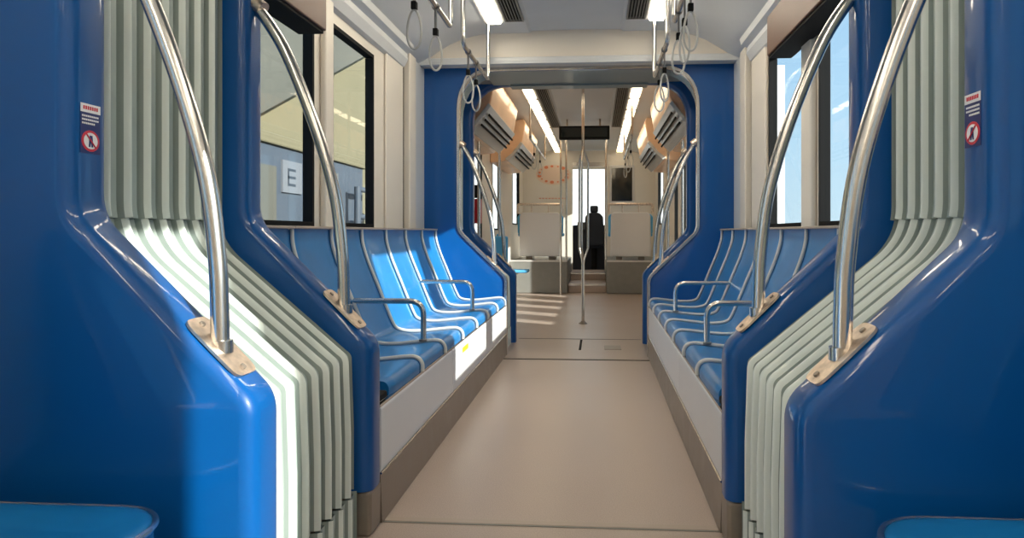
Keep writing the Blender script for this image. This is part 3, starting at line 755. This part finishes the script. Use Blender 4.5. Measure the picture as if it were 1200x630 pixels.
MB().box(CX-.95, CX-.75, 7.30, 7.55, .42, .46).build('seat_pan', 'cyan', f2s, bevel=.01)
rb = thing('red_emergency_box', 'small red box on the left wall just past the inner frame', 'box', (CX-1.13, 7.0, 1.06))
MB().box(CX-1.24, CX-1.02, 6.95, 7.05, 1.06, 1.31).build('box_body', 'red', rb, bevel=.01)
MB().box(CX-1.24, CX-1.03, 6.95, 7.05, 1.32, 1.45).build('box_top_panel', 'black', rb, bevel=.008)
# straps in the far saloon
for s, x, ys in ((-1, XL, [8.7, 9.6]), (1, XR, [8.5, 9.2, 10.1])):
    sd = 'left' if s < 0 else 'right'
    hand_rail(x, 8.2, 10.6, True, True, f'ceiling rail in the far saloon, {sd} side')
    for i, y in enumerate(ys):
        strap(x, y, f'small hanging strap on the far saloon {sd} rail, {["nearest", "next", "last"][i]} along it', 'hanging straps of the far saloon', tw=.4*i)

# ------------------------------------------------------------ outside
struct(MB().box(-60, 60, -60, 80, -.40, -.35).build('ground', 'ground', None))
sw = thing('station_wall', 'pale yellow station wall seen through the left windows', 'wall', (-5.3, 12, -.35))
MB().box(-5.4, -5.2, 4, 24, -.35, 7).build('wall_face', 'outwall', sw)
ca = thing('wall_shade_slab', 'grey slanted slab standing in for shade on the station wall outside the left windows', 'shade slab', (-5.1, 12, 3))  # slab added in place of the diagonal shade on the wall
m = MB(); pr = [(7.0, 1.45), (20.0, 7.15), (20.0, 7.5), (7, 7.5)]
m.add([(x, y, z) for x in (-5.19, -4.95) for y, z in pr], [(0, 1, 2, 3), (7, 6, 5, 4), (0, 4, 5, 1), (1, 5, 6, 2), (2, 6, 7, 3), (3, 7, 4, 0)]); m.build('shade_slab_side', 'outgrey', ca)
ki = thing('station_kiosk', 'blue grey station kiosk with pale roof edge outside the left windows', 'kiosk', (-4.6, 12.3, -.35))
MB().box(-4.94, -4.55, 8.8, 13.2, -.35, 2.2).build('kiosk_body', 'outblue', ki, bevel=.02)
MB().box(-4.945, -4.5, 8.7, 13.3, 2.2, 2.36).build('roof_edge', 'outwall', ki, bevel=.02)
MB().box(-4.55, -4.52, 8.9, 9.5, -.2, 1.9).build('pale_panel', 'outgrey', ki)
MB().box(-4.552, -4.54, 10.5, 11.9, .6, 2.0).build('kiosk_window', 'screen', ki)
sg = thing('kiosk_sign', 'white sign with dark bars on the kiosk behind the left near window', 'sign', (-4.5, 10.0, 1.8))
MB().box(-4.549, -4.52, 9.7, 10.35, 1.55, 2.02).build('sign_board', 'outsign', sg)
m = MB()
for z in (1.67, 1.78, 1.89): m.box(-4.522, -4.516, 9.86, 10.12, z-.018, z+.018)
m.box(-4.522, -4.516, 9.86, 9.90, 1.688, 1.872)
m.build('sign_mark', 'outgrey2', sg)
br = thing('platform_railing', 'dark blue metal railing on the platform behind the second left window', 'railing', (-4.2, 12.6, -.35))
for z in (1.25, 1.75): MB().tube([(-4.3, 12.2, z), (-4.3, 14.6, z)], .05, 10).build('bar', 'outblue', br, smooth=True)
for y in (12.2, 14.6): MB().tube([(-4.3, y, -.35), (-4.3, y, 1.79)], .06, 10).build('post', 'outblue', br, smooth=True)
fb = tag(MB().box(-9, 9, 34, 36, -.35, 9).build('sky_glare_block', 'outwhite', None), 'white block standing in for bright sky beyond the cab windscreen', 'sky stand-in')  # added block, stands in for glaring white sky through the windscreen

# ------------------------------------------------------------ light
S = bpy.data.lights.new('sun', 'SUN'); S.energy = 4.1; S.angle = math.radians(.6); S.color = (1, .95, .86)
so = bpy.data.objects.new('sun', S); COL.objects.link(so)
d = Vector((-1, .57, -.467)).normalized(); so.rotation_euler = d.to_track_quat('-Z', 'Y').to_euler()
Wd = bpy.data.worlds.new('sky'); SC.world = Wd; Wd.use_nodes = True; nt = Wd.node_tree
bg = nt.nodes['Background']; tc = nt.nodes.new('ShaderNodeTexCoord'); sx = nt.nodes.new('ShaderNodeSeparateXYZ'); rp_ = nt.nodes.new('ShaderNodeValToRGB')
nt.links.new(tc.outputs['Generated'], sx.inputs[0]); nt.links.new(sx.outputs['Z'], rp_.inputs[0])
e = rp_.color_ramp.elements
e[0].position = 0; e[0].color = (.62, .80, .92, 1); e[1].position = .6; e[1].color = (.25, .50, .88, 1)
k = e.new(.15); k.color = (.50, .74, .95, 1)
nt.links.new(rp_.outputs[0], bg.inputs[0]); bg.inputs[1].default_value = .46

# ------------------------------------------------------------ camera
psi = math.radians(4)
cam = bpy.data.cameras.new('camera'); co = bpy.data.objects.new('camera', cam); COL.objects.link(co)
cam.sensor_width = 36; cam.lens = 812/1200*36; cam.clip_start = .02; cam.clip_end = 300
co.location = (0, 0, .97); co.rotation_euler = (PI/2, 0, psi)
cam.shift_x = -43/1200; cam.shift_y = -43/1200
SC.camera = co
SC.view_settings.view_transform = 'Standard'; SC.view_settings.look = 'None'; SC.view_settings.gamma = 1
SC.view_settings.use_curve_mapping = False; SC.view_settings.exposure = 1.4
SC.cycles.max_bounces = 12; SC.cycles.diffuse_bounces = 8; SC.cycles.transparent_max_bounces = 16
SC.cycles.sample_clamp_indirect = 6; SC.cycles.use_denoising = True
